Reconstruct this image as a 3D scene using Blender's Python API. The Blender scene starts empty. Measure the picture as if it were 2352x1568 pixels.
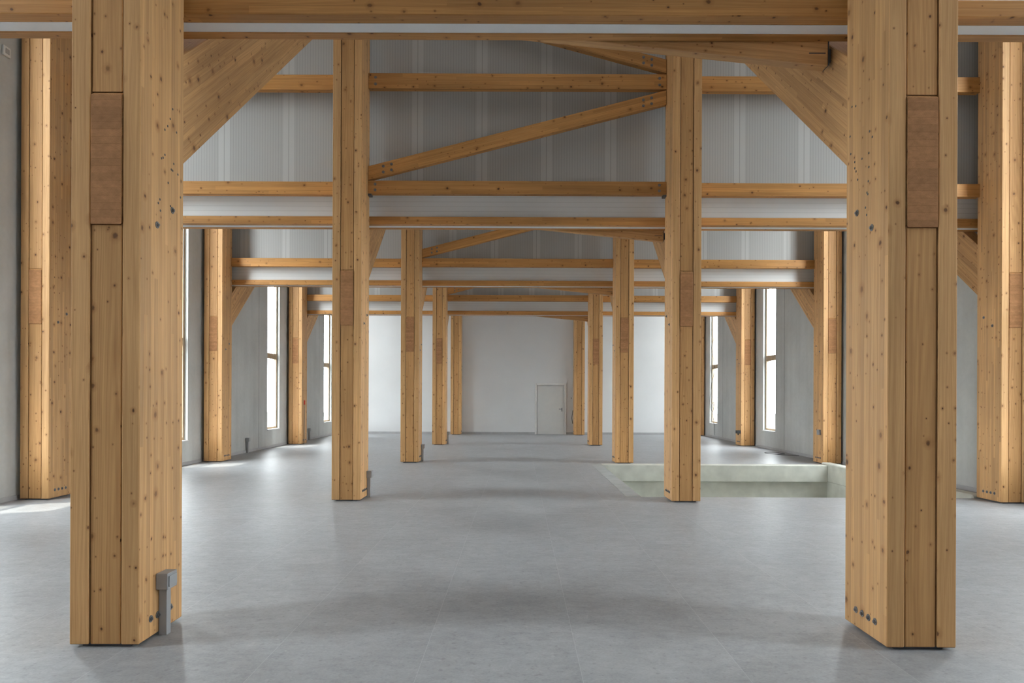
import bpy, bmesh, math, random
from mathutils import Vector
random.seed(7)
scene = bpy.context.scene
COL = scene.collection
scene.view_settings.view_transform = 'Standard'
scene.view_settings.look = 'None'
scene.view_settings.exposure = 0.0

# ------------------------------------------------------------------ nodes
class G:
    def __init__(s, name):
        s.m = bpy.data.materials.new(name); s.m.use_nodes = True
        s.nt = s.m.node_tree; s.nt.nodes.clear()
        s.out = s.nt.nodes.new('ShaderNodeOutputMaterial')
    def n(s, t, **kw):
        nd = s.nt.nodes.new(t)
        for k, v in kw.items(): setattr(nd, k, v)
        return nd
    def put(s, sock, v):
        if isinstance(v, bpy.types.NodeSocket): s.nt.links.new(v, sock)
        else: sock.default_value = v
    def math(s, op, a, b=0.0, c=0.0, clamp=False):
        nd = s.n('ShaderNodeMath', operation=op, use_clamp=clamp)
        s.put(nd.inputs[0], a); s.put(nd.inputs[1], b); s.put(nd.inputs[2], c)
        return nd.outputs[0]
    def comb(s, x, y, z=0.0):
        nd = s.n('ShaderNodeCombineXYZ')
        for i, v in enumerate((x, y, z)): s.put(nd.inputs[i], v)
        return nd.outputs[0]
    def sep(s, v):
        nd = s.n('ShaderNodeSeparateXYZ'); s.put(nd.inputs[0], v); return nd.outputs
    def noise(s, vec, scale=1.0, detail=3.0, rough=0.5, dims='3D'):
        nd = s.n('ShaderNodeTexNoise', noise_dimensions=dims)
        s.put(nd.inputs['Vector'], vec); nd.inputs['Scale'].default_value = scale
        nd.inputs['Detail'].default_value = detail; nd.inputs['Roughness'].default_value = rough
        return nd.outputs['Fac']
    def ramp(s, fac, stops):
        nd = s.n('ShaderNodeValToRGB'); s.put(nd.inputs[0], fac)
        e = nd.color_ramp.elements
        while len(e) < len(stops): e.new(0.5)
        for i, (p, c) in enumerate(stops):
            e[i].position = p; e[i].color = (*c, 1)
        return nd.outputs[0]
    def mapr(s, v, a, b, c=0.0, d=1.0):
        nd = s.n('ShaderNodeMapRange'); nd.clamp = True
        s.put(nd.inputs[0], v)
        for i, x in enumerate((a, b, c, d)): s.put(nd.inputs[i+1], x)
        return nd.outputs[0]
    def mix(s, fac, a, b, mode='MIX'):
        nd = s.n('ShaderNodeMix', data_type='RGBA', blend_type=mode)
        s.put(nd.inputs[0], fac)
        s.put(nd.inputs[6], (*a, 1) if isinstance(a, tuple) else a)
        s.put(nd.inputs[7], (*b, 1) if isinstance(b, tuple) else b)
        return nd.outputs[2]
    def scale(s, col, val):
        g = s.n('ShaderNodeCombineColor')
        for i in range(3): s.put(g.inputs[i], val)
        return s.mix(1.0, col, g.outputs[0], 'MULTIPLY')
    def bsdf(s, col, rough=0.5, spec=0.4, metal=0.0, bump=None, bstr=0.2, bdist=0.01):
        b = s.n('ShaderNodeBsdfPrincipled')
        s.put(b.inputs['Base Color'], (*col, 1) if isinstance(col, tuple) else col)
        s.put(b.inputs['Roughness'], rough)
        b.inputs['Specular IOR Level'].default_value = spec
        b.inputs['Metallic'].default_value = metal
        if bump is not None:
            bn = s.n('ShaderNodeBump'); bn.inputs['Strength'].default_value = bstr
            bn.inputs['Distance'].default_value = bdist
            s.put(bn.inputs['Height'], bump); s.nt.links.new(bn.outputs[0], b.inputs['Normal'])
        s.nt.links.new(b.outputs[0], s.out.inputs[0])
        return s.m

def wood(name, dark, light, lam=0.0, knots=0.42, flame=0.5):
    g = G(name)
    uv = g.sep(g.n('ShaderNodeTexCoord').outputs['UV'])
    rnd = g.n('ShaderNodeObjectInfo').outputs['Random']
    u = g.math('ADD', uv[0], g.math('MULTIPLY', rnd, 37.0)); v = uv[1]
    if lam:
        idx = g.math('FLOOR', g.math('DIVIDE', v, lam))
        seg = g.math('FLOOR', g.math('ADD', g.math('MULTIPLY', u, 0.45), g.math('MULTIPLY', idx, 0.37)))
        wn = g.n('ShaderNodeTexWhiteNoise', noise_dimensions='2D'); g.put(wn.inputs['Vector'], g.comb(idx, seg))
        shift = g.math('MULTIPLY', wn.outputs[0], 25.0)
    else:
        shift = g.math('MULTIPLY', rnd, 9.0)
    # contour bands of a stretched noise = flame grain; fine streaks on top
    field = g.noise(g.comb(g.math('MULTIPLY', u, 0.30), g.math('MULTIPLY', v, 4.0), shift), 1.0, 1.0, 0.4)
    band = g.math('MULTIPLY_ADD', g.math('SINE', g.math('ADD', g.math('MULTIPLY', field, 85.0), g.math('MULTIPLY', v, 260.0))), 0.5, 0.5)
    warp = g.noise(g.comb(g.math('MULTIPLY', u, 1.1), g.math('MULTIPLY', v, 6.0), shift), 1.0, 2.0)
    gv = g.math('ADD', g.math('MULTIPLY', v, 42.0), g.math('MULTIPLY', warp, 2.5))
    g1 = g.noise(g.comb(g.math('MULTIPLY', u, 0.5), gv, shift), 1.0, 4.0, 0.6)
    g2 = g.noise(g.comb(g.math('MULTIPLY', u, 4.0), g.math('MULTIPLY', v, 210.0), 3.0), 1.0, 2.0)
    fac = g.math('ADD', g.math('ADD', g.math('MULTIPLY', g1, 0.58), g.math('MULTIPLY', g2, 0.32)), g.math('MULTIPLY', g.math('SUBTRACT', band, 0.5), 0.2*flame))
    fac = g.math('ADD', fac, 0.05)
    col = g.ramp(fac, [(0.33, dark), (0.5, tuple((a+b)/2 for a, b in zip(dark, light))), (0.67, light)])
    big = g.noise(g.comb(g.math('MULTIPLY', u, 0.8), g.math('MULTIPLY', v, 3.0), 7.0), 1.0, 3.0)
    col = g.scale(col, g.mapr(big, 0.25, 0.75, 0.84, 1.14))
    if lam:
        col = g.scale(col, g.mapr(wn.outputs[0], 0, 1, 0.82, 1.08))
        fr = g.math('FRACT', g.math('DIVIDE', v, lam))
        col = g.mix(g.math('MULTIPLY', g.math('LESS_THAN', fr, 0.06), 0.32), col, (0.2, 0.09, 0.03))
    # knots of several sizes
    for s, kk, lo, hi, sh in ((4.2, knots*1.15, 0.03, 0.095, 0.0), (9.0, knots*0.55, 0.035, 0.085, 5.3)):
        wob = g.noise(g.comb(g.math('MULTIPLY', u, 38.0), g.math('MULTIPLY', v, 38.0), sh), 1.0, 2.0)
        vo = g.n('ShaderNodeTexVoronoi', voronoi_dimensions='2D'); vo.inputs['Scale'].default_value = 1.0
        g.put(vo.inputs['Vector'], g.comb(g.math('MULTIPLY_ADD', u, s, sh), g.math('MULTIPLY_ADD', v, s*1.2, sh)))
        d = g.math('ADD', vo.outputs['Distance'], g.math('MULTIPLY', g.math('SUBTRACT', wob, 0.5), 0.09))
        vr = g.sep(vo.outputs['Color'])
        on = g.math('GREATER_THAN', vr[0], 1.0-kk)
        size = g.mapr(g.math('POWER', vr[1], 1.3), 0, 1, lo, hi)
        q = g.math('DIVIDE', d, size)
        halo = g.math('MULTIPLY', g.mapr(q, 0.9, 2.8, 0.5, 0.0), on)
        core = g.math('MULTIPLY', g.mapr(q, 0.55, 1.1, 1.0, 0.0), on)
        col = g.mix(halo, col, (0.34, 0.14, 0.038))
        col = g.mix(g.math('MULTIPLY', core, g.mapr(vr[2], 0, 1, 0.45, 1.0)), col, (0.10, 0.04, 0.015))
    col = g.scale(col, g.mapr(rnd, 0, 1, 0.87, 1.08))
    return g.bsdf(col, 0.5, 0.3)

M = {}
M['pine'] = wood('pine_board', (0.49, 0.258, 0.098), (0.72, 0.430, 0.192), flame=0.2)
M['pine_lam'] = wood('pine_glulam', (0.50, 0.266, 0.102), (0.73, 0.438, 0.20), lam=0.042, knots=0.5, flame=0.2)
M['amber'] = wood('amber_beam', (0.47, 0.213, 0.062), (0.66, 0.345, 0.116), lam=0.06, flame=0.3)
M['core'] = wood('core_board', (0.45, 0.222, 0.079), (0.65, 0.367, 0.151), knots=0.55, flame=0.5)

def endgrain():
    g = G('end_grain')
    uv = g.sep(g.n('ShaderNodeTexCoord').outputs['UV'])
    rnd = g.n('ShaderNodeObjectInfo').outputs['Random']
    idx = g.math('FLOOR', g.math('DIVIDE', uv[1], 0.045))
    wn = g.n('ShaderNodeTexWhiteNoise', noise_dimensions='2D'); g.put(wn.inputs['Vector'], g.comb(idx, rnd))
    fr = g.math('FRACT', g.math('DIVIDE', uv[1], 0.045))
    dx = g.math('ADD', g.math('SUBTRACT', uv[0], 0.05), g.math('MULTIPLY', wn.outputs[0], 0.12))
    r = g.math('SQRT', g.math('ADD', g.math('POWER', dx, 2.0), g.math('POWER', g.math('ADD', g.math('MULTIPLY', fr, 0.05), 0.05), 2.0)))
    ring = g.math('SINE', g.math('MULTIPLY', r, 900.0))
    nz = g.noise(g.comb(g.math('MULTIPLY', uv[0], 20.0), g.math('MULTIPLY', uv[1], 30.0), rnd), 1.0, 5.0, 0.65)
    col = g.mix(g.mapr(ring, -1, 1), (0.375, 0.18, 0.08), (0.445, 0.225, 0.105))
    col = g.scale(col, g.mapr(wn.outputs[0], 0, 1, 0.88, 1.08))
    col = g.scale(col, g.mapr(nz, 0.3, 0.7, 0.82, 1.14))
    col = g.mix(g.math('MULTIPLY', g.math('LESS_THAN', fr, 0.06), 0.35), col, (0.18, 0.08, 0.03))
    return g.bsdf(col, 0.75, 0.15)
M['end'] = endgrain()

def flat(name, col, rough=0.5, metal=0.0, spec=0.4, var=0.12, sc=6.0):
    g = G(name)
    p = g.n('ShaderNodeTexCoord').outputs['Object']
    nz = g.noise(p, sc, 4.0)
    c = g.scale(g.mix(0.0, col, col), g.mapr(nz, 0.3, 0.7, 1-var, 1+var))
    return g.bsdf(c, rough, spec, metal)
M['steel'] = flat('dark_steel', (0.12, 0.13, 0.15), 0.45, 0.5)
M['bolt'] = flat('bolt_steel', (0.20, 0.20, 0.205), 0.45, 0.5)
M['pin'] = flat('pin_steel', (0.09, 0.085, 0.085), 0.5, 0.3)
M['socket'] = flat('grey_plastic', (0.33, 0.335, 0.345), 0.45, var=0.05)
M['black'] = flat('black_rubber', (0.02, 0.02, 0.02), 0.5)
M['red'] = flat('red_paint', (0.6, 0.05, 0.03), 0.4)
M['white_plastic'] = flat('white_plastic', (0.75, 0.75, 0.73), 0.4, var=0.03)
M['plaster'] = flat('white_plaster', (0.71, 0.715, 0.72), 0.85, spec=0.2, var=0.02, sc=1.2)
M['door'] = flat('door_paint', (0.635, 0.63, 0.61), 0.5, var=0.02)
M['doorframe'] = flat('door_frame_paint', (0.72, 0.715, 0.70), 0.5, var=0.02)
M['base'] = flat('baseboard_tile', (0.42, 0.42, 0.43), 0.5, var=0.06)
M['ceil'] = flat('ceiling_sheet', (0.75, 0.75, 0.75), 0.8, var=0.03)
M['cap'] = flat('pale_sheet', (0.88, 0.91, 0.94), 0.5, var=0.02)
M['winframe'] = flat('window_timber', (0.42, 0.31, 0.20), 0.5)
M['kerb'] = flat('kerb_screed', (0.39, 0.405, 0.40), 0.6, var=0.12, sc=4.0)
M['pit'] = flat('pit_concrete', (0.60, 0.605, 0.545), 0.8, var=0.12, sc=3.0)
M['ground'] = flat('outdoor_paving', (0.05, 0.045, 0.038), 0.9)

def concrete():
    g = G('concrete_panel')
    p = g.n('ShaderNodeTexCoord').outputs['Object']; s = g.sep(p)
    n1 = g.noise(p, 0.8, 5.0, 0.6); n2 = g.noise(p, 14.0, 4.0)
    streak = g.noise(g.comb(s[0], g.math('MULTIPLY', s[1], 3.0), g.math('MULTIPLY', s[2], 0.25)), 1.0, 3.0)
    f = g.math('ADD', g.math('ADD', g.math('MULTIPLY', n1, 0.5), g.math('MULTIPLY', n2, 0.15)), g.math('MULTIPLY', streak, 0.35))
    c = g.ramp(f, [(0.3, (0.42, 0.43, 0.42)), (0.7, (0.60, 0.61, 0.598))])
    fr = g.math('FRACT', g.math('DIVIDE', g.math('SUBTRACT', s[1], 1.9), 6.0))
    c = g.mix(g.math('MULTIPLY', g.math('LESS_THAN', fr, 0.004), 0.7), c, (0.08, 0.085, 0.09))
    return g.bsdf(c, 0.75, 0.25)
M['concrete'] = concrete()

def floor_mat():
    g = G('floor_tiles')
    p = g.n('ShaderNodeTexCoord').outputs['Object']; s = g.sep(p)
    T = 0.92
    tx = g.math('DIVIDE', g.math('SUBTRACT', s[0], 0.36), T); ty = g.math('DIVIDE', s[1], T)
    ix = g.math('FLOOR', tx); iy = g.math('FLOOR', ty)
    wn = g.n('ShaderNodeTexWhiteNoise', noise_dimensions='2D'); g.put(wn.inputs['Vector'], g.comb(ix, iy))
    off = g.math('MULTIPLY', wn.outputs[0], 20.0)
    q = g.comb(s[0], s[1], off)
    n1 = g.noise(q, 1.6, 6.0, 0.65)
    n2 = g.noise(g.comb(g.math('MULTIPLY', s[0], 8.0), g.math('MULTIPLY', s[1], 13.0), off), 1.0, 5.0, 0.68)
    n3 = g.noise(q, 60.0, 3.0, 0.6)
    f = g.math('ADD', g.math('ADD', g.math('MULTIPLY', n1, 0.40), g.math('MULTIPLY', n2, 0.34)), g.math('MULTIPLY', n3, 0.26))
    c = g.ramp(f, [(0.38, (0.268, 0.276, 0.287)), (0.5, (0.335, 0.344, 0.357)), (0.62, (0.402, 0.412, 0.426))])
    c = g.scale(c, g.mapr(wn.outputs[0], 0, 1, 0.985, 1.012))
    spot = g.mapr(g.noise(q, 30.0, 3.0), 0.60, 0.70)
    c = g.mix(g.math('MULTIPLY', spot, 0.40), c, (0.17, 0.168, 0.168))
    spot2 = g.mapr(g.noise(g.comb(s[1], s[0], off), 26.0, 3.0), 0.64, 0.72)
    c = g.mix(g.math('MULTIPLY', spot2, 0.28), c, (0.5, 0.5, 0.5))
    fx = g.math('FRACT', tx); fy = g.math('FRACT', ty)
    lx = g.math('LESS_THAN', g.math('MINIMUM', fx, g.math('SUBTRACT', 1.0, fx)), 0.0022)
    ly = g.math('LESS_THAN', g.math('MINIMUM', fy, g.math('SUBTRACT', 1.0, fy)), 0.0016)
    c = g.mix(g.math('MULTIPLY', lx, 0.40), c, (0.54, 0.55, 0.56))
    c = g.mix(g.math('MULTIPLY', ly, 0.08), c, (0.2, 0.205, 0.215))
    return g.bsdf(c, g.mapr(n1, 0.3, 0.7, 0.40, 0.50), 0.18)
M['floor'] = floor_mat()

def vpanel():
    g = G('ribbed_panel')
    s = g.sep(g.n('ShaderNodeTexCoord').outputs['Object'])
    t = g.math('DIVIDE', g.math('SUBTRACT', s[0], 0.43), 1.022)
    fr = g.math('FRACT', g.math('ADD', t, 0.5))
    d = g.math('MULTIPLY', g.math('ABSOLUTE', g.math('SUBTRACT', fr, 0.5)), 1.022)
    stripe = g.math('LESS_THAN', d, 0.088)
    rib = g.math('ABSOLUTE', g.math('SUBTRACT', g.math('FRACT', g.math('DIVIDE', s[0], 0.042)), 0.5))
    ribc = g.mapr(rib, 0.30, 0.5, 1.0, 0.81)
    col = g.scale(g.mix(0.0, (0.50, 0.50, 0.492), (0, 0, 0)), ribc)
    col = g.mix(stripe, col, (0.58, 0.58, 0.57))
    col = g.mix(g.math('LESS_THAN', d, 0.006), col, (0.40, 0.40, 0.395))
    return g.bsdf(col, 0.5, 0.3)
M['vpanel'] = vpanel()
def hpanel():
    g = G('ribbed_band')
    s = g.sep(g.n('ShaderNodeTexCoord').outputs['Object'])
    fr = g.math('ABSOLUTE', g.math('SUBTRACT', g.math('FRACT', g.math('DIVIDE', s[2], 0.075)), 0.5))
    col = g.scale(g.mix(0.0, (0.82, 0.84, 0.85), (0, 0, 0)), g.mapr(fr, 0.42, 0.49, 1.0, 0.82))
    return g.bsdf(col, 0.4, 0.4)
M['hpanel'] = hpanel()
def glass():
    g = G('window_glass')
    t = g.n('ShaderNodeBsdfTransparent'); t.inputs[0].default_value = (0.96, 0.98, 0.97, 1)
    b = g.n('ShaderNodeBsdfGlossy'); b.inputs['Roughness'].default_value = 0.03
    mx = g.n('ShaderNodeMixShader'); mx.inputs[0].default_value = 0.06
    g.nt.links.new(t.outputs[0], mx.inputs[1]); g.nt.links.new(b.outputs[0], mx.inputs[2])
    g.nt.links.new(mx.outputs[0], g.out.inputs[0]); return g.m
M['glass'] = glass()

# ------------------------------------------------------------------ mesh helpers
def prism(bm, poly, a0, a1, axis):
    """polygon in the two other axes, extruded along axis ('X': poly=(y,z); 'Y': (x,z); 'Z': (x,y))"""
    def P(p, a):
        if axis == 'X': return (a, p[0], p[1])
        if axis == 'Y': return (p[0], a, p[1])
        return (p[0], p[1], a)
    lo = [bm.verts.new(P(p, a0)) for p in poly]; hi = [bm.verts.new(P(p, a1)) for p in poly]
    bm.faces.new(lo); bm.faces.new(hi[::-1])
    n = len(poly)
    for i in range(n):
        j = (i+1) % n
        bm.faces.new((lo[i], hi[i], hi[j], lo[j]))
def box(bm, x0, x1, y0, y1, z0, z1):
    prism(bm, [(x0, y0), (x1, y0), (x1, y1), (x0, y1)], z0, z1, 'Z')
def cyl(bm, c, axis, r, h, n=12, a0=0.0):
    ax = Vector(axis).normalized(); t = Vector((0, 0, 1)) if abs(ax.z) < 0.9 else Vector((1, 0, 0))
    e1 = ax.cross(t).normalized(); e2 = ax.cross(e1); c = Vector(c)
    A = [bm.verts.new(c + r*(math.cos(a0+2*math.pi*i/n)*e1 + math.sin(a0+2*math.pi*i/n)*e2)) for i in range(n)]
    B = [bm.verts.new(v.co + ax*h) for v in A]
    bm.faces.new(A); bm.faces.new(B[::-1])
    for i in range(n): bm.faces.new((A[i], B[i], B[(i+1) % n], A[(i+1) % n]))
def tube(bm, pts, r, n=8):
    rings = []
    for i, p in enumerate(pts):
        p = Vector(p); d = (Vector(pts[min(i+1, len(pts)-1)]) - Vector(pts[max(i-1, 0)])).normalized()
        t = Vector((0, 0, 1)) if abs(d.z) < 0.9 else Vector((1, 0, 0))
        e1 = d.cross(t).normalized(); e2 = d.cross(e1)
        rings.append([bm.verts.new(p + r*(math.cos(2*math.pi*k/n)*e1 + math.sin(2*math.pi*k/n)*e2)) for k in range(n)])
    for A, B in zip(rings, rings[1:]):
        for k in range(n): bm.faces.new((A[k], B[k], B[(k+1) % n], A[(k+1) % n]))
    bm.faces.new(rings[0]); bm.faces.new(rings[-1][::-1])

def mesh(name, bm, mats, grain=None, pick=None, smooth=False):
    bmesh.ops.recalc_face_normals(bm, faces=bm.faces)
    if grain is not None:
        g = Vector(grain).normalized(); uvl = bm.loops.layers.uv.new('UVMap'); off = random.random()*30
        for f in bm.faces:
            n = f.normal
            if abs(n.dot(g)) > 0.7:
                if abs(n.z) < 0.7:
                    o = Vector((0, 0, 1)).cross(n).normalized(); q = Vector((0, 0, 1))
                else:
                    o = Vector((1, 0, 0)); q = Vector((0, 1, 0))
                f.material_index = 1; vs = [(l.vert.co.dot(o), l.vert.co.dot(q)) for l in f.loops]
                m1 = min(v[1] for v in vs)
                for l, v in zip(f.loops, vs): l[uvl].uv = (v[0], v[1]-m1)
            else:
                o = n.cross(g).normalized(); gp = (g - n*n.dot(g)).normalized()
                vs = [(l.vert.co.dot(gp), l.vert.co.dot(o)) for l in f.loops]
                m1 = min(v[1] for v in vs); k = 0.42*random.randint(1, 60)
                for l, v in zip(f.loops, vs): l[uvl].uv = (v[0]+off, v[1]-m1+k)
                f.material_index = pick(n) if pick else 0
    if smooth:
        for f in bm.faces: f.smooth = True
    me = bpy.data.meshes.new(name); bm.to_mesh(me); bm.free()
    for m in (mats if isinstance(mats, (list, tuple)) else [mats]): me.materials.append(m)
    return me
def put(name, me, parent=None, loc=(0, 0, 0), bev=0.0):
    o = bpy.data.objects.new(name, me); COL.objects.link(o); o.location = loc
    if parent: o.parent = parent
    if bev:
        b = o.modifiers.new('edge', 'BEVEL'); b.width = bev; b.segments = 1; b.limit_method = 'ANGLE'
    return o
def tag(o, label=None, cat=None, group=None, kind=None):
    for k, v in (('label', label), ('category', cat), ('group', group), ('kind', kind)):
        if v: o[k] = v
    return o
def empty(name, loc, label=None, cat=None, group=None, kind=None):
    o = bpy.data.objects.new(name, None); COL.objects.link(o); o.location = loc; o.empty_display_size = 0.2
    return tag(o, label, cat, group, kind)
def struct(name, bm, mat):
    return tag(put(name, mesh(name, bm, mat)), kind='structure')
def copy_tree(src, loc):
    r = src.copy(); COL.objects.link(r); r.location = loc
    for c in src.children:
        d = c.copy(); COL.objects.link(d); d.parent = r
    return r

# ------------------------------------------------------------------ grid
Y0 = 4.275; S = 5.997
YF = [Y0 + S*i for i in range(5)]
D = 0.55; W = 0.425; TOP = 8.04
XIL, XIR, XOL, XOR = -2.5375, 2.48, -7.135, 7.335
XL, XR = -7.42, 7.60
WT = 0.18
YB, YE = -5.0, 28.9
ROW = ['nearest', 'second', 'third', 'fourth', 'farthest']

# ------------------------------------------------------------------ shell
PX0, PX1, PY0, PY1 = 1.68, 7.30, 10.84, 16.25
bm = bmesh.new()
box(bm, XL, XR, YB, PY0, -0.3, 0); box(bm, XL, XR, PY1, YE, -0.3, 0)
box(bm, XL, PX0, PY0, PY1, -0.3, 0); box(bm, PX1, XR, PY0, PY1, -0.3, 0)
struct('floor', bm, M['floor'])
bm = bmesh.new(); box(bm, XL-0.5, XR+0.5, YB-0.3, YE+0.3, 8.05, 8.25); struct('ceiling', bm, M['ceil'])
bm = bmesh.new(); box(bm, XL-WT, XR+WT, YE, YE+0.25, -0.3, 8.05); struct('wall_back', bm, M['plaster'])
bm = bmesh.new(); box(bm, XL-WT, XR+WT, YB-0.25, YB, -0.3, 8.05); struct('wall_front', bm, M['plaster'])
SILL, LINT = 0.53, 7.75
OPEN = [(y-1.67, y-0.63) for y in YF]
for nm, xa, xb in (('wall_left', XL-WT, XL), ('wall_right', XR, XR+WT)):
    bm = bmesh.new(); p = YB
    for a, b in OPEN:
        box(bm, xa, xb, p, a, -0.3, 8.05); box(bm, xa, xb, a, b, -0.3, SILL); box(bm, xa, xb, a, b, LINT, 8.05); p = b
    box(bm, xa, xb, p, YE, -0.3, 8.05)
    struct(nm, bm, M['concrete'])
bm = bmesh.new(); box(bm, XL, XL+0.015, YB, YE, 0, 0.07); struct('baseboard_left', bm, M['base'])
bm = bmesh.new(); box(bm, XR-0.015, XR, YB, YE, 0, 0.07); struct('baseboard_right', bm, M['base'])
bm = bmesh.new(); box(bm, XL+0.015, 0.69, YE-0.015, YE, 0, 0.09); box(bm, 1.99, XR-0.015, YE-0.015, YE, 0, 0.09)
struct('baseboard_back', bm, M['base'])
bm = bmesh.new()
box(bm, -60, XL-WT, -40, 80, -0.4, -0.3); box(bm, XR+WT, 60, -40, 80, -0.4, -0.3)
struct('ground', bm, M['ground'])

# windows
n = 0
for side, xw in ((-1, XL), (1, XR)):
    for a, b in OPEN:
        n += 1
        r = empty('window_%d' % n, (xw + side*0.11, (a+b)/2, SILL), kind='structure')
        h = LINT-SILL; w = (b-a)/2; f = 0.085
        bm = bmesh.new()
        box(bm, -0.035, 0.035, -w, -w+f, 0, h); box(bm, -0.035, 0.035, w-f, w, 0, h)
        box(bm, -0.035, 0.035, -w+f, w-f, 0, f); box(bm, -0.035, 0.035, -w+f, w-f, h-f, h)
        box(bm, -0.035, 0.035, -w+f, w-f, 2.15, 2.31)
        put('window_frame', mesh('window_frame', bm, M['winframe']), r)
        for z0, z1 in ((f, 2.15), (2.31, h-f)):
            bm = bmesh.new(); box(bm, -0.006, 0.006, -w+f, w-f, z0, z1)
            put('pane', mesh('pane', bm, M['glass']), r)
        bm = bmesh.new(); x0, x1 = sorted((-side*0.037, -side*0.135)); box(bm, x0, x1, -w+0.002, w-0.002, 0.001, 0.025)
        put('window_sill', mesh('window_sill', bm, M['plaster']), r)

# door in far wall
r = empty('door_1', (1.34, YE, 0), kind='structure')
bm = bmesh.new()
box(bm, -0.65, -0.57, -0.05, -0.001, 0, 2.12); box(bm, 0.57, 0.65, -0.05, -0.001, 0, 2.12); box(bm, -0.57, 0.57, -0.05, -0.001, 2.04, 2.12)
put('door_frame', mesh('door_frame', bm, M['doorframe']), r, bev=0.004)
bm = bmesh.new(); box(bm, -0.555, 0.555, -0.025, -0.002, 0.012, 2.028)
leaf = put('door_leaf', mesh('door_leaf', bm, M['door']), r)
bm = bmesh.new(); box(bm, 0.45, 0.48, -0.035, -0.0255, 0.95, 1.10); cyl(bm, (0.465, -0.035, 1.05), (0, -1, 0), 0.011, 0.055)
box(bm, 0.34, 0.478, -0.1, -0.08, 1.04, 1.06)
put('door_handle', mesh('door_handle', bm, M['steel']), leaf)

# stairwell opening
bm = bmesh.new(); box(bm, 1.68, 1.93, PY0, PY1, -0.37, 0.004); tag(put('trim_1', mesh('trim_1', bm, M['kerb']), bev=0.01), kind='structure')
bm = bmesh.new(); box(bm, 1.932, 7.068, 15.9, PY1, -0.37, 0.004); tag(put('trim_2', mesh('trim_2', bm, M['pit']), bev=0.01), kind='structure')
bm = bmesh.new(); box(bm, 7.07, 7.30, PY0, PY1, -0.37, 0.05); tag(put('trim_3', mesh('trim_3', bm, M['pit']), bev=0.02), kind='structure')
bm = bmesh.new()
box(bm, 1.70, 1.90, PY0, 16.2, -1.1, -0.37); box(bm, 7.10, 7.29, PY0, 16.2, -1.1, -0.37)
box(bm, 1.90, 7.10, 16.0, 16.2, -1.1, -0.37); box(bm, 1.93, 7.07, PY0-0.2, PY0, -1.1, -0.302)
struct('wall_pit', bm, M['pit'])
bm = bmesh.new(); box(bm, 1.7, 7.29, PY0-0.2, 16.2, -1.25, -1.1); struct('floor_pit', bm, M['pit'])

# ------------------------------------------------------------------ fasteners
def bolt_mesh(axis):
    bm = bmesh.new(); ax = Vector(axis)
    cyl(bm, (0, 0, 0), ax, 0.022, 0.004, 16); cyl(bm, ax*0.004, ax, 0.013, 0.007, 6); cyl(bm, ax*0.011, ax, 0.008, 0.005, 8)
    return mesh('bolt', bm, M['bolt'])
BX = {1: bolt_mesh((1, 0, 0)), -1: bolt_mesh((-1, 0, 0))}
BY = bolt_mesh((0, -1, 0))
def pin_mesh(s):
    bm = bmesh.new(); cyl(bm, (0, 0, 0), (s, 0, 0), 0.008, 0.001, 10); return mesh('dowel_pin', bm, M['pin'])
PIN = {1: pin_mesh(1), -1: pin_mesh(-1)}

# ------------------------------------------------------------------ columns
def pickcol(n): return 2 if abs(n.x) > 0.7 else 0
def make_column(s, through, pins):
    """s=+1: bolted face towards +X"""
    r = empty('timber_column', (0, 0, 0))
    mats = [M['pine'], M['end'], M['pine_lam']]
    cm = [M['core'], M['end'], M['core']]
    y0, y1, h = -D/2, D/2, W/2
    def xr(a, b): return (a, b) if s > 0 else (-b, -a)
    for a, b in ((h-0.108, h), (-h, -h+0.115)):
        a, b = xr(a, b); bm = bmesh.new(); box(bm, a, b, y0, y1, 0.02, TOP)
        put('side_board', mesh('side_board', bm, mats, (0, 0, 1), pickcol), r, bev=0.005)
    a, b = xr(-h+0.1235, h-0.1165)
    yc0, yc1 = y0+0.007, y1-0.004
    zl = lambda y: 2.6 + 0.8*(y-y0); zu = lambda y: 3.4 + 0.8*(y-y0)
    if through:
        bm = bmesh.new(); prism(bm, [(yc0, 0.02), (yc1, 0.02), (yc1, zl(yc1)-0.006), (yc0, zl(yc0)-0.006)], a, b, 'X')
        put('core_board', mesh('core_board', bm, cm, (0, 0, 1)), r, bev=0.004)
        bm = bmesh.new(); prism(bm, [(yc0, zu(yc0)+0.006), (yc1, zu(yc1)+0.006), (yc1, TOP), (yc0, TOP)], a, b, 'X')
        put('core_board', mesh('core_board', bm, cm, (0, 0, 1)), r, bev=0.004)
    else:
        bm = bmesh.new(); box(bm, a, b, yc0, yc1, 0.02, TOP)
        put('core_board', mesh('core_board', bm, cm, (0, 0, 1)), r, bev=0.004)
    bm = bmesh.new(); box(bm, -0.15, 0.15, -0.24, 0.24, 0, 0.0195)
    put('base_plate', mesh('base_plate', bm, M['steel']), r)
    for k in range(4): put('bolt', BX[s], r, (s*h, -0.135+0.083*k, 0.135))
    put('bolt', BX[s], r, (s*h, -0.075, 2.645)); put('bolt', BX[s], r, (s*h, 0.12, 2.79))
    if pins:
        for k in range(18):
            t = random.uniform(-0.08, 0.24)
            put('dowel_pin', PIN[s], r, (s*h, t, 3.05+0.8*t+random.uniform(-0.36, 0.36)))
    return r
protos = {}
for s in (1, -1):
    protos[(s, 'pin')] = make_column(s, True, True)
    protos[(s, 'std')] = make_column(s, True, False)
    protos[(s, 'end')] = make_column(s, False, False)
used = set()
def column(i, x, s, label, group):
    key = (s, 'pin' if i == 0 else ('end' if i == 4 else 'std'))
    loc = (x, YF[i]+D/2, 0)
    if key in used: o = copy_tree(protos[key], loc)
    else: o = protos[key]; o.location = loc; used.add(key)
    return tag(o, label, 'column', group)
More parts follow.
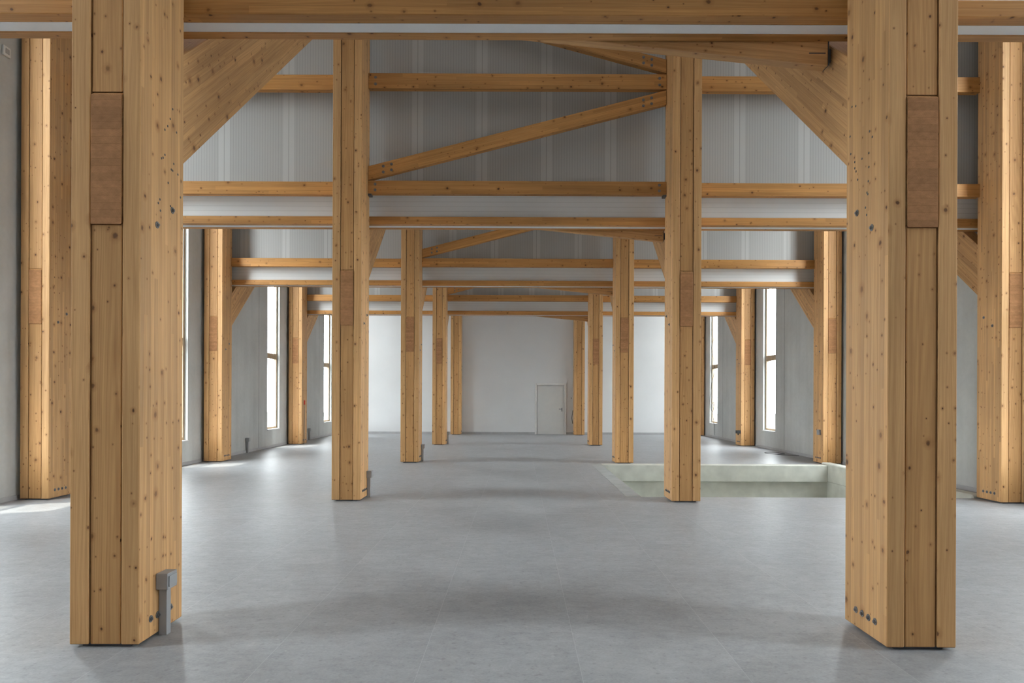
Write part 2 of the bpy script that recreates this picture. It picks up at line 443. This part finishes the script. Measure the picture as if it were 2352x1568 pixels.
for i in range(5):
    extra = ['with a large grey socket post at its foot', 'with a small grey socket post behind its foot', 'with a tiny socket post behind its foot', 'narrow with distance, before the white wall', 'standing against the white end wall'][i]
    column(i, XIL, 1, '%s laminated timber column on the left of the aisle, %s' % (ROW[i], extra), 'columns along the central aisle')
    extra = ['with a large end grain block high up', 'at the front edge of the floor opening', 'just behind the floor opening', 'in front of the white wall', 'standing right of the far door'][i]
    column(i, XIR, -1, '%s laminated timber column on the right of the aisle, %s' % (ROW[i], extra), 'columns along the central aisle')
    if i:
        k = ['', 'nearest', 'second', 'third', 'farthest'][i]
        column(i, XOL, 1, '%s timber column against the left concrete wall' % k, 'columns along the side walls')
        column(i, XOR, -1, '%s timber column against the right concrete wall' % k, 'columns along the side walls')

# ------------------------------------------------------------------ knee braces
gb = Vector((0, 1, 0.8)).normalized()
def brace_mesh(s):
    h = W/2; a, b = -h+0.1225, h-0.1155
    if s < 0: a, b = -b, -a
    ya, yb = -D/2-0.006, -D/2+5.78
    zl = lambda y: 2.6 + 0.8*(y+D/2)
    bm = bmesh.new(); prism(bm, [(ya, zl(ya)), (yb, zl(yb)), (yb, zl(yb)+0.8), (ya, zl(ya)+0.8)], a, b, 'X')
    return mesh('knee_brace', bm, [M['core'], M['end'], M['pine_lam']], gb, pickcol)
BR = {1: brace_mesh(1), -1: brace_mesh(-1)}
for i in range(4):
    for x, s, where in ((XIL, 1, 'left aisle'), (XIR, -1, 'right aisle'), (XOL, 1, 'left wall'), (XOR, -1, 'right wall')):
        if i == 0 and 'wall' in where: continue
        k = ROW[i] if 'aisle' in where else ['', 'nearest', 'second', 'third'][i]
        o = put('knee_brace', BR[s], None, (x, YF[i]+D/2, 0), bev=0.005)
        tag(o, 'sloping laminated timber brace with end grain face, passing through the %s %s column' % (k, where), 'brace', 'sloping braces through the columns')

# ------------------------------------------------------------------ bulkheads
def long_beam(name, mats, x0, x1, y0, y1, z0, z1, label, cat, group, bev=0.005, pick=None):
    cx, cy = (x0+x1)/2, (y0+y1)/2
    bm = bmesh.new(); box(bm, x0-cx, x1-cx, y0-cy, y1-cy, 0, z1-z0)
    o = put(name, mesh(name, bm, mats, (1, 0, 0), pick), None, (cx, cy, z0), bev)
    return tag(o, label, cat, group)
AM = [M['amber'], M['end']]
ZB = 4.25
for i in range(4):
    y = YF[i]
    long_beam('edge_beam', AM, XL+0.003, XR-0.003, y+0.655, y+0.775, ZB, 4.37, 'long timber edge beam under the grey panels, front side of the %s column row' % ROW[i], 'beam', 'edge beams under the grey panels')
    long_beam('edge_beam', AM, XL+0.003, XR-0.003, y+0.905, y+1.0, ZB-0.004, 4.45, 'long timber beam closing the rear underside of the panels at the %s column row' % ROW[i], 'beam', 'rear edge beams under the grey panels')
    r = empty('ribbed_bulkhead', (0, y+0.84, ZB), 'grey ribbed metal bulkhead hanging above the %s row of columns' % ROW[i], 'wall panel', 'grey metal bulkheads')
    bm = bmesh.new(); box(bm, XL+0.003, XR-0.003, -0.06, 0.06, 0.022, TOP-ZB); put('vertical_cladding', mesh('vertical_cladding', bm, M['vpanel']), r)
    bm = bmesh.new(); box(bm, XL+0.003, XR-0.003, -0.10, -0.0605, 0.122, 0.56); put('horizontal_band', mesh('horizontal_band', bm, M['hpanel']), r)
    bm = bmesh.new(); box(bm, XL+0.003, XR-0.003, -0.062, 0.062, 0.002, 0.0215); put('bottom_cap', mesh('bottom_cap', bm, M['cap']), r)

xa, xb = XIL+W/2, XIR-W/2          # clear aisle span
spans = [(XOL+W/2, XIL-W/2, 'left side bay'), (xa, xb, 'central aisle'), (XIR+W/2, XOR-W/2, 'right side bay')]
def rail(i, z0, z1, level):
    y = YF[i]
    for j, (x0, x1, nm) in enumerate(spans):
        lab = '%s horizontal timber rail over the %s in the %s column row' % (level, nm, ROW[i])
        ya, yb = (y+0.43, y+0.54) if j == 1 else (y+0.49, y+0.60)
        if j == 1 and i == 1:
            cx = (x0+x1)/2
            r = empty('timber_rail', (cx, (ya+yb)/2, z0), lab, 'rail', 'rails between the columns')
            w = (x1-x0)/2-0.003; t = (yb-ya)/2
            bm = bmesh.new(); box(bm, -w, w, -t, t, 0, z1-z0); put('beam', mesh('beam', bm, AM, (1, 0, 0)), r, bev=0.005)
            for e in (-1, 1):
                for q in (0.28, 0.72): put('bolt', BY, r, (e*(w-0.11), -t, q*(z1-z0)))
                if level == 'lower':
                    bm = bmesh.new(); box(bm, min(e*w, e*(w-0.05)), max(e*w, e*(w-0.05)), -t, t, -0.03, -0.001)
                    put('bracket', mesh('bracket', bm, M['steel']), r)
        else:
            long_beam('timber_rail', AM, x0+0.003, x1-0.003, ya, yb, z0, z1, lab, 'rail', 'rails between the columns')
for i in (1, 2, 3): rail(i, 4.663, 4.864, 'lower')
rail(1, 6.28, 6.514, 'upper')

def diagonal(i, p, q, width, label):
    """timber from (x,z) p to q in the plane of the rails; ends cut plumb"""
    y = YF[i]+0.435; dx, dz = q[0]-p[0], q[1]-p[1]; L = math.hypot(dx, dz); v = width*L/abs(dx)/2
    r = empty('diagonal_brace', ((p[0]+q[0])/2, y, min(p[1], q[1])), label, 'brace', 'diagonals between the aisle columns')
    ox, oz = (p[0]+q[0])/2, min(p[1], q[1])
    P = (p[0]-ox, p[1]-oz); Q = (q[0]-ox, q[1]-oz)
    bm = bmesh.new(); prism(bm, [(P[0], P[1]-v), (Q[0], Q[1]-v), (Q[0], Q[1]+v), (P[0], P[1]+v)], 0, 0.10, 'Y')
    put('beam', mesh('beam', bm, AM, (dx, 0, dz)), r, bev=0.005)
    for e, sg in ((P, 1), (Q, -1)):
        for t in (0.24, 0.37):
            for m in (-0.045, 0.045):
                put('bolt', BY, r, (e[0] + sg*t*dx/L, 0, e[1] + sg*t*dz/L + m))
diagonal(1, (xa+0.004, 4.98), (xb-0.004, 6.165), 0.205, 'long sloping timber diagonal rising to the right between the two rails of the second row')
diagonal(1, (xb-0.004, 6.635), (xa+0.004, 7.85), 0.205, 'timber diagonal falling to the right above the upper rail of the second row')
diagonal(2, (xa+0.004, 4.98), (xb-0.004, 6.165), 0.205, 'sloping timber diagonal above the lower rail of the third row')
diagonal(3, (xa+0.004, 4.98), (xb-0.004, 6.165), 0.205, 'sloping timber diagonal glimpsed above the lower rail of the fourth row')

# shallow sloping tie behind every bulkhead
for i in range(4):
    y = YF[i]
    r = empty('sloping_tie', (0, y+1.08, 4.0), 'pale timber tie sloping down to the right under the %s row of panels' % ROW[i], 'beam', 'sloping ties behind the bulkheads')
    xr_, xl_ = 2.345, -2.435
    zb = lambda x: 0.075 + (2.345-x)*0.10
    bm = bmesh.new(); prism(bm, [(xl_, zb(xl_)), (xr_, zb(xr_)), (xr_, zb(xr_)+0.20), (xl_, zb(xl_)+0.20)], -0.06, 0.04, 'Y')
    put('beam', mesh('beam', bm, [M['pine'], M['end']], (-1, 0, 0.1)), r, bev=0.004)
    bm = bmesh.new(); box(bm, xr_+0.001, xr_+0.008, -0.06, 0.04, 0.08, 0.27); box(bm, xr_+0.008, 2.383, -0.02, 0.02, 0.12, 0.22)
    put('end_plate', mesh('end_plate', bm, M['steel']), r)
    bm = bmesh.new(); box(bm, 2.20, xr_-0.02, -0.063, -0.0605, 0.165, 0.172); put('slot_plate', mesh('slot_plate', bm, M['pin']), r)

# ------------------------------------------------------------------ small fittings
def socket_post(x, y, s, label, group='grey socket posts'):
    r = empty('socket_post', (x, y, 0), label, 'socket', group)
    bm = bmesh.new(); box(bm, *sorted((s*0.004, s*0.055)), -0.027, 0.027, 0.0, 0.30)
    put('conduit', mesh('conduit', bm, M['socket']), r, bev=0.002)
    bm = bmesh.new(); box(bm, *sorted((s*0.002, s*0.078)), -0.062, 0.062, 0.301, 0.405)
    bx = put('socket_box', mesh('socket_box', bm, M['socket']), r, bev=0.003)
    bm = bmesh.new(); box(bm, *sorted((s*0.0782, s*0.085)), -0.05, 0.05, 0.318, 0.388)
    put('lid', mesh('lid', bm, M['socket']), bx, bev=0.002)
for i in range(4):
    yy = YF[i] + (0.26 if i == 0 else 0.47)
    socket_post(XIL+W/2, yy, 1, 'small grey socket box on a short conduit beside the %s left aisle column' % ROW[i])
socket_post(XL+0.015, 19.0, 1, 'grey socket post on left wall, between the second and third wall columns')
socket_post(XL+0.015, 24.6, 1, 'grey socket post on left wall, between the third and farthest wall columns')
bm = bmesh.new(); box(bm, -0.05, 0, -0.06, 0.06, -0.06, 0.06); cyl(bm, (-0.05, 0, 0), (-1, 0, 0), 0.03, 0.01)
tag(put('junction_box', mesh('junction_box', bm, M['socket']), None, (XOR-W/2-0.001, YF[2]+0.18, 0.74), bev=0.006), 'small grey junction box low on the second right wall column', 'junction box')
bm = bmesh.new(); box(bm, -0.12, 0, -0.08, 0.08, -0.05, 0.05); cyl(bm, (-0.06, 0, -0.05), (0, 0, -1), 0.02, 0.05)
tag(put('junction_box', mesh('junction_box', bm, M['black']), None, (XOR-W/2-0.001, YF[3]+0.1, 0.45), bev=0.006), 'dark box near the foot of the third right wall column', 'junction box')
r = empty('wall_switch', (XL, 10.05, 6.5), 'white switch plate high on the left concrete wall, top left corner', 'switch')
bm = bmesh.new(); box(bm, 0, 0.03, -0.07, 0.07, -0.07, 0.07); pl = put('plate', mesh('plate', bm, M['white_plastic']), r, bev=0.004)
bm = bmesh.new(); box(bm, 0.0302, 0.038, -0.035, 0.035, -0.035, 0.035); put('rocker', mesh('rocker', bm, M['base']), r)
r = empty('wall_switch', (2.20, YE, 1.5), 'small white switch on the white end wall right of the door', 'switch')
bm = bmesh.new(); box(bm, -0.09, 0.09, -0.015, 0, -0.045, 0.045); put('plate', mesh('plate', bm, M['white_plastic']), r, bev=0.003)
bm = bmesh.new(); box(bm, -0.03, 0.03, -0.02, -0.0152, -0.03, 0.03); put('rocker', mesh('rocker', bm, M['base']), r)
r = empty('marker_pipe', (XOL+W/2+0.03, YF[3]+0.2, 0), 'thin upright pipe with a red top beside the third left wall column', 'pipe')
bm = bmesh.new(); cyl(bm, (0, 0, 0), (0, 0, 1), 0.014, 1.27, 12); put('pipe', mesh('pipe', bm, M['winframe']), r)
bm = bmesh.new(); cyl(bm, (0, 0, 1.27), (0, 0, 1), 0.022, 0.14, 12); put('cap', mesh('cap', bm, M['red']), r)

def cable(pts, label, rr=0.008):
    P = [Vector(p) for p in pts]; out = []
    for i in range(len(P)-1):
        a, b, c, d = P[max(i-1, 0)], P[i], P[i+1], P[min(i+2, len(P)-1)]
        for k in range(6):
            t = k/6; out.append(0.5*((2*b)+(c-a)*t+(2*a-5*b+4*c-d)*t*t+(3*b-a-3*c+d)*t**3))
    out.append(P[-1]); bm = bmesh.new(); tube(bm, out, rr)
    return tag(put('cable', mesh('cable', bm, M['black'], smooth=True)), label, 'cable', 'loose black cables')
x = XR-0.02
cable([(x, 27.0, 5.0), (x, 26.7, 4.2), (x-0.06, 27.1, 3.5), (x-0.03, 26.8, 2.7), (x-0.05, 27.2, 2.0), (x-0.05, 27.35, 1.3), (x-0.05, 27.0, 1.0), (x-0.05, 26.8, 1.35), (x-0.05, 27.15, 1.2), (x-0.02, 26.9, 0.55), (x-0.02, 26.85, 0.1)], 'black cable hanging in loops by the farthest right window')
cable([(x, 20.9, 5.2), (x-0.05, 20.6, 4.5), (x-0.02, 20.9, 3.9), (x-0.06, 20.65, 3.3), (x-0.02, 20.75, 3.0)], 'black cable dangling by the nearer right window')
cable([(7.5, 18.6, 0.009), (7.1, 18.9, 0.009), (6.9, 19.5, 0.009), (7.2, 19.7, 0.009), (7.35, 19.2, 0.009), (7.1, 19.05, 0.009)], 'black cable lying on the floor by the right concrete wall', 0.006)
cable([(XIR-W/2-0.02, YF[4]+0.4, 1.0), (XIR-W/2-0.06, YF[4]+0.35, 0.7), (XIR-W/2-0.03, YF[4]+0.38, 0.45)], 'short dark cable on the farthest right aisle column', 0.012)

# ------------------------------------------------------------------ light
w = bpy.data.worlds.new('sky'); scene.world = w; w.use_nodes = True
bg = w.node_tree.nodes['Background']; bg.inputs[0].default_value = (0.91, 0.95, 1.0, 1); bg.inputs[1].default_value = 24.0
def area(name, loc, sx, sy, e, col=(0.99, 0.99, 1.0)):
    l = bpy.data.lights.new(name, 'AREA'); l.shape = 'RECTANGLE'; l.size = sx; l.size_y = sy; l.energy = e; l.color = col
    o = bpy.data.objects.new(name, l); COL.objects.link(o); o.location = loc; return o
for k, (yc, e) in enumerate(((2.0, 10), (8.2, 35), (14.2, 30), (20.2, 40), (26.2, 55), (-2.5, 95))):
    area('roof_fill', (0.1, yc, 7.95), 12.5, 3.4 if k < 5 else 2.4, e)  # added fill lamps under the closed ceiling, standing in for supposed skylights
for side, xw in ((-1, XL), (1, XR)):
    for a, b in OPEN:                       # sky portals in the window openings (sampling guides for the sky)
        o = area('window_portal', (xw+side*0.17, (a+b)/2, (SILL+LINT)/2), b-a, LINT-SILL, 1)
        o.data.cycles.is_portal = True
        o.rotation_euler = (Vector((-side, 0, 0))).to_track_quat('-Z', 'Z').to_euler()
        o.data.size, o.data.size_y = b-a, LINT-SILL
sl = bpy.data.lights.new('sun', 'SUN'); sl.energy = 5.0; sl.angle = 0.01; sl.color = (1, 0.93, 0.82)
so = bpy.data.objects.new('sun', sl); COL.objects.link(so)
so.rotation_euler = Vector((0.2, 0.10, -0.97)).to_track_quat('-Z', 'Y').to_euler()

# ------------------------------------------------------------------ camera
cam = bpy.data.cameras.new('camera'); co = bpy.data.objects.new('camera', cam); COL.objects.link(co)
cam.sensor_fit = 'HORIZONTAL'; cam.sensor_width = 36; cam.lens = 1600/2352*36
cam.shift_x = -14.5/2352; cam.shift_y = 127/2352
co.location = (0, 0, 1.55); co.rotation_euler = (math.pi/2, -0.0038, 0)
cam.clip_end = 300
scene.camera = co
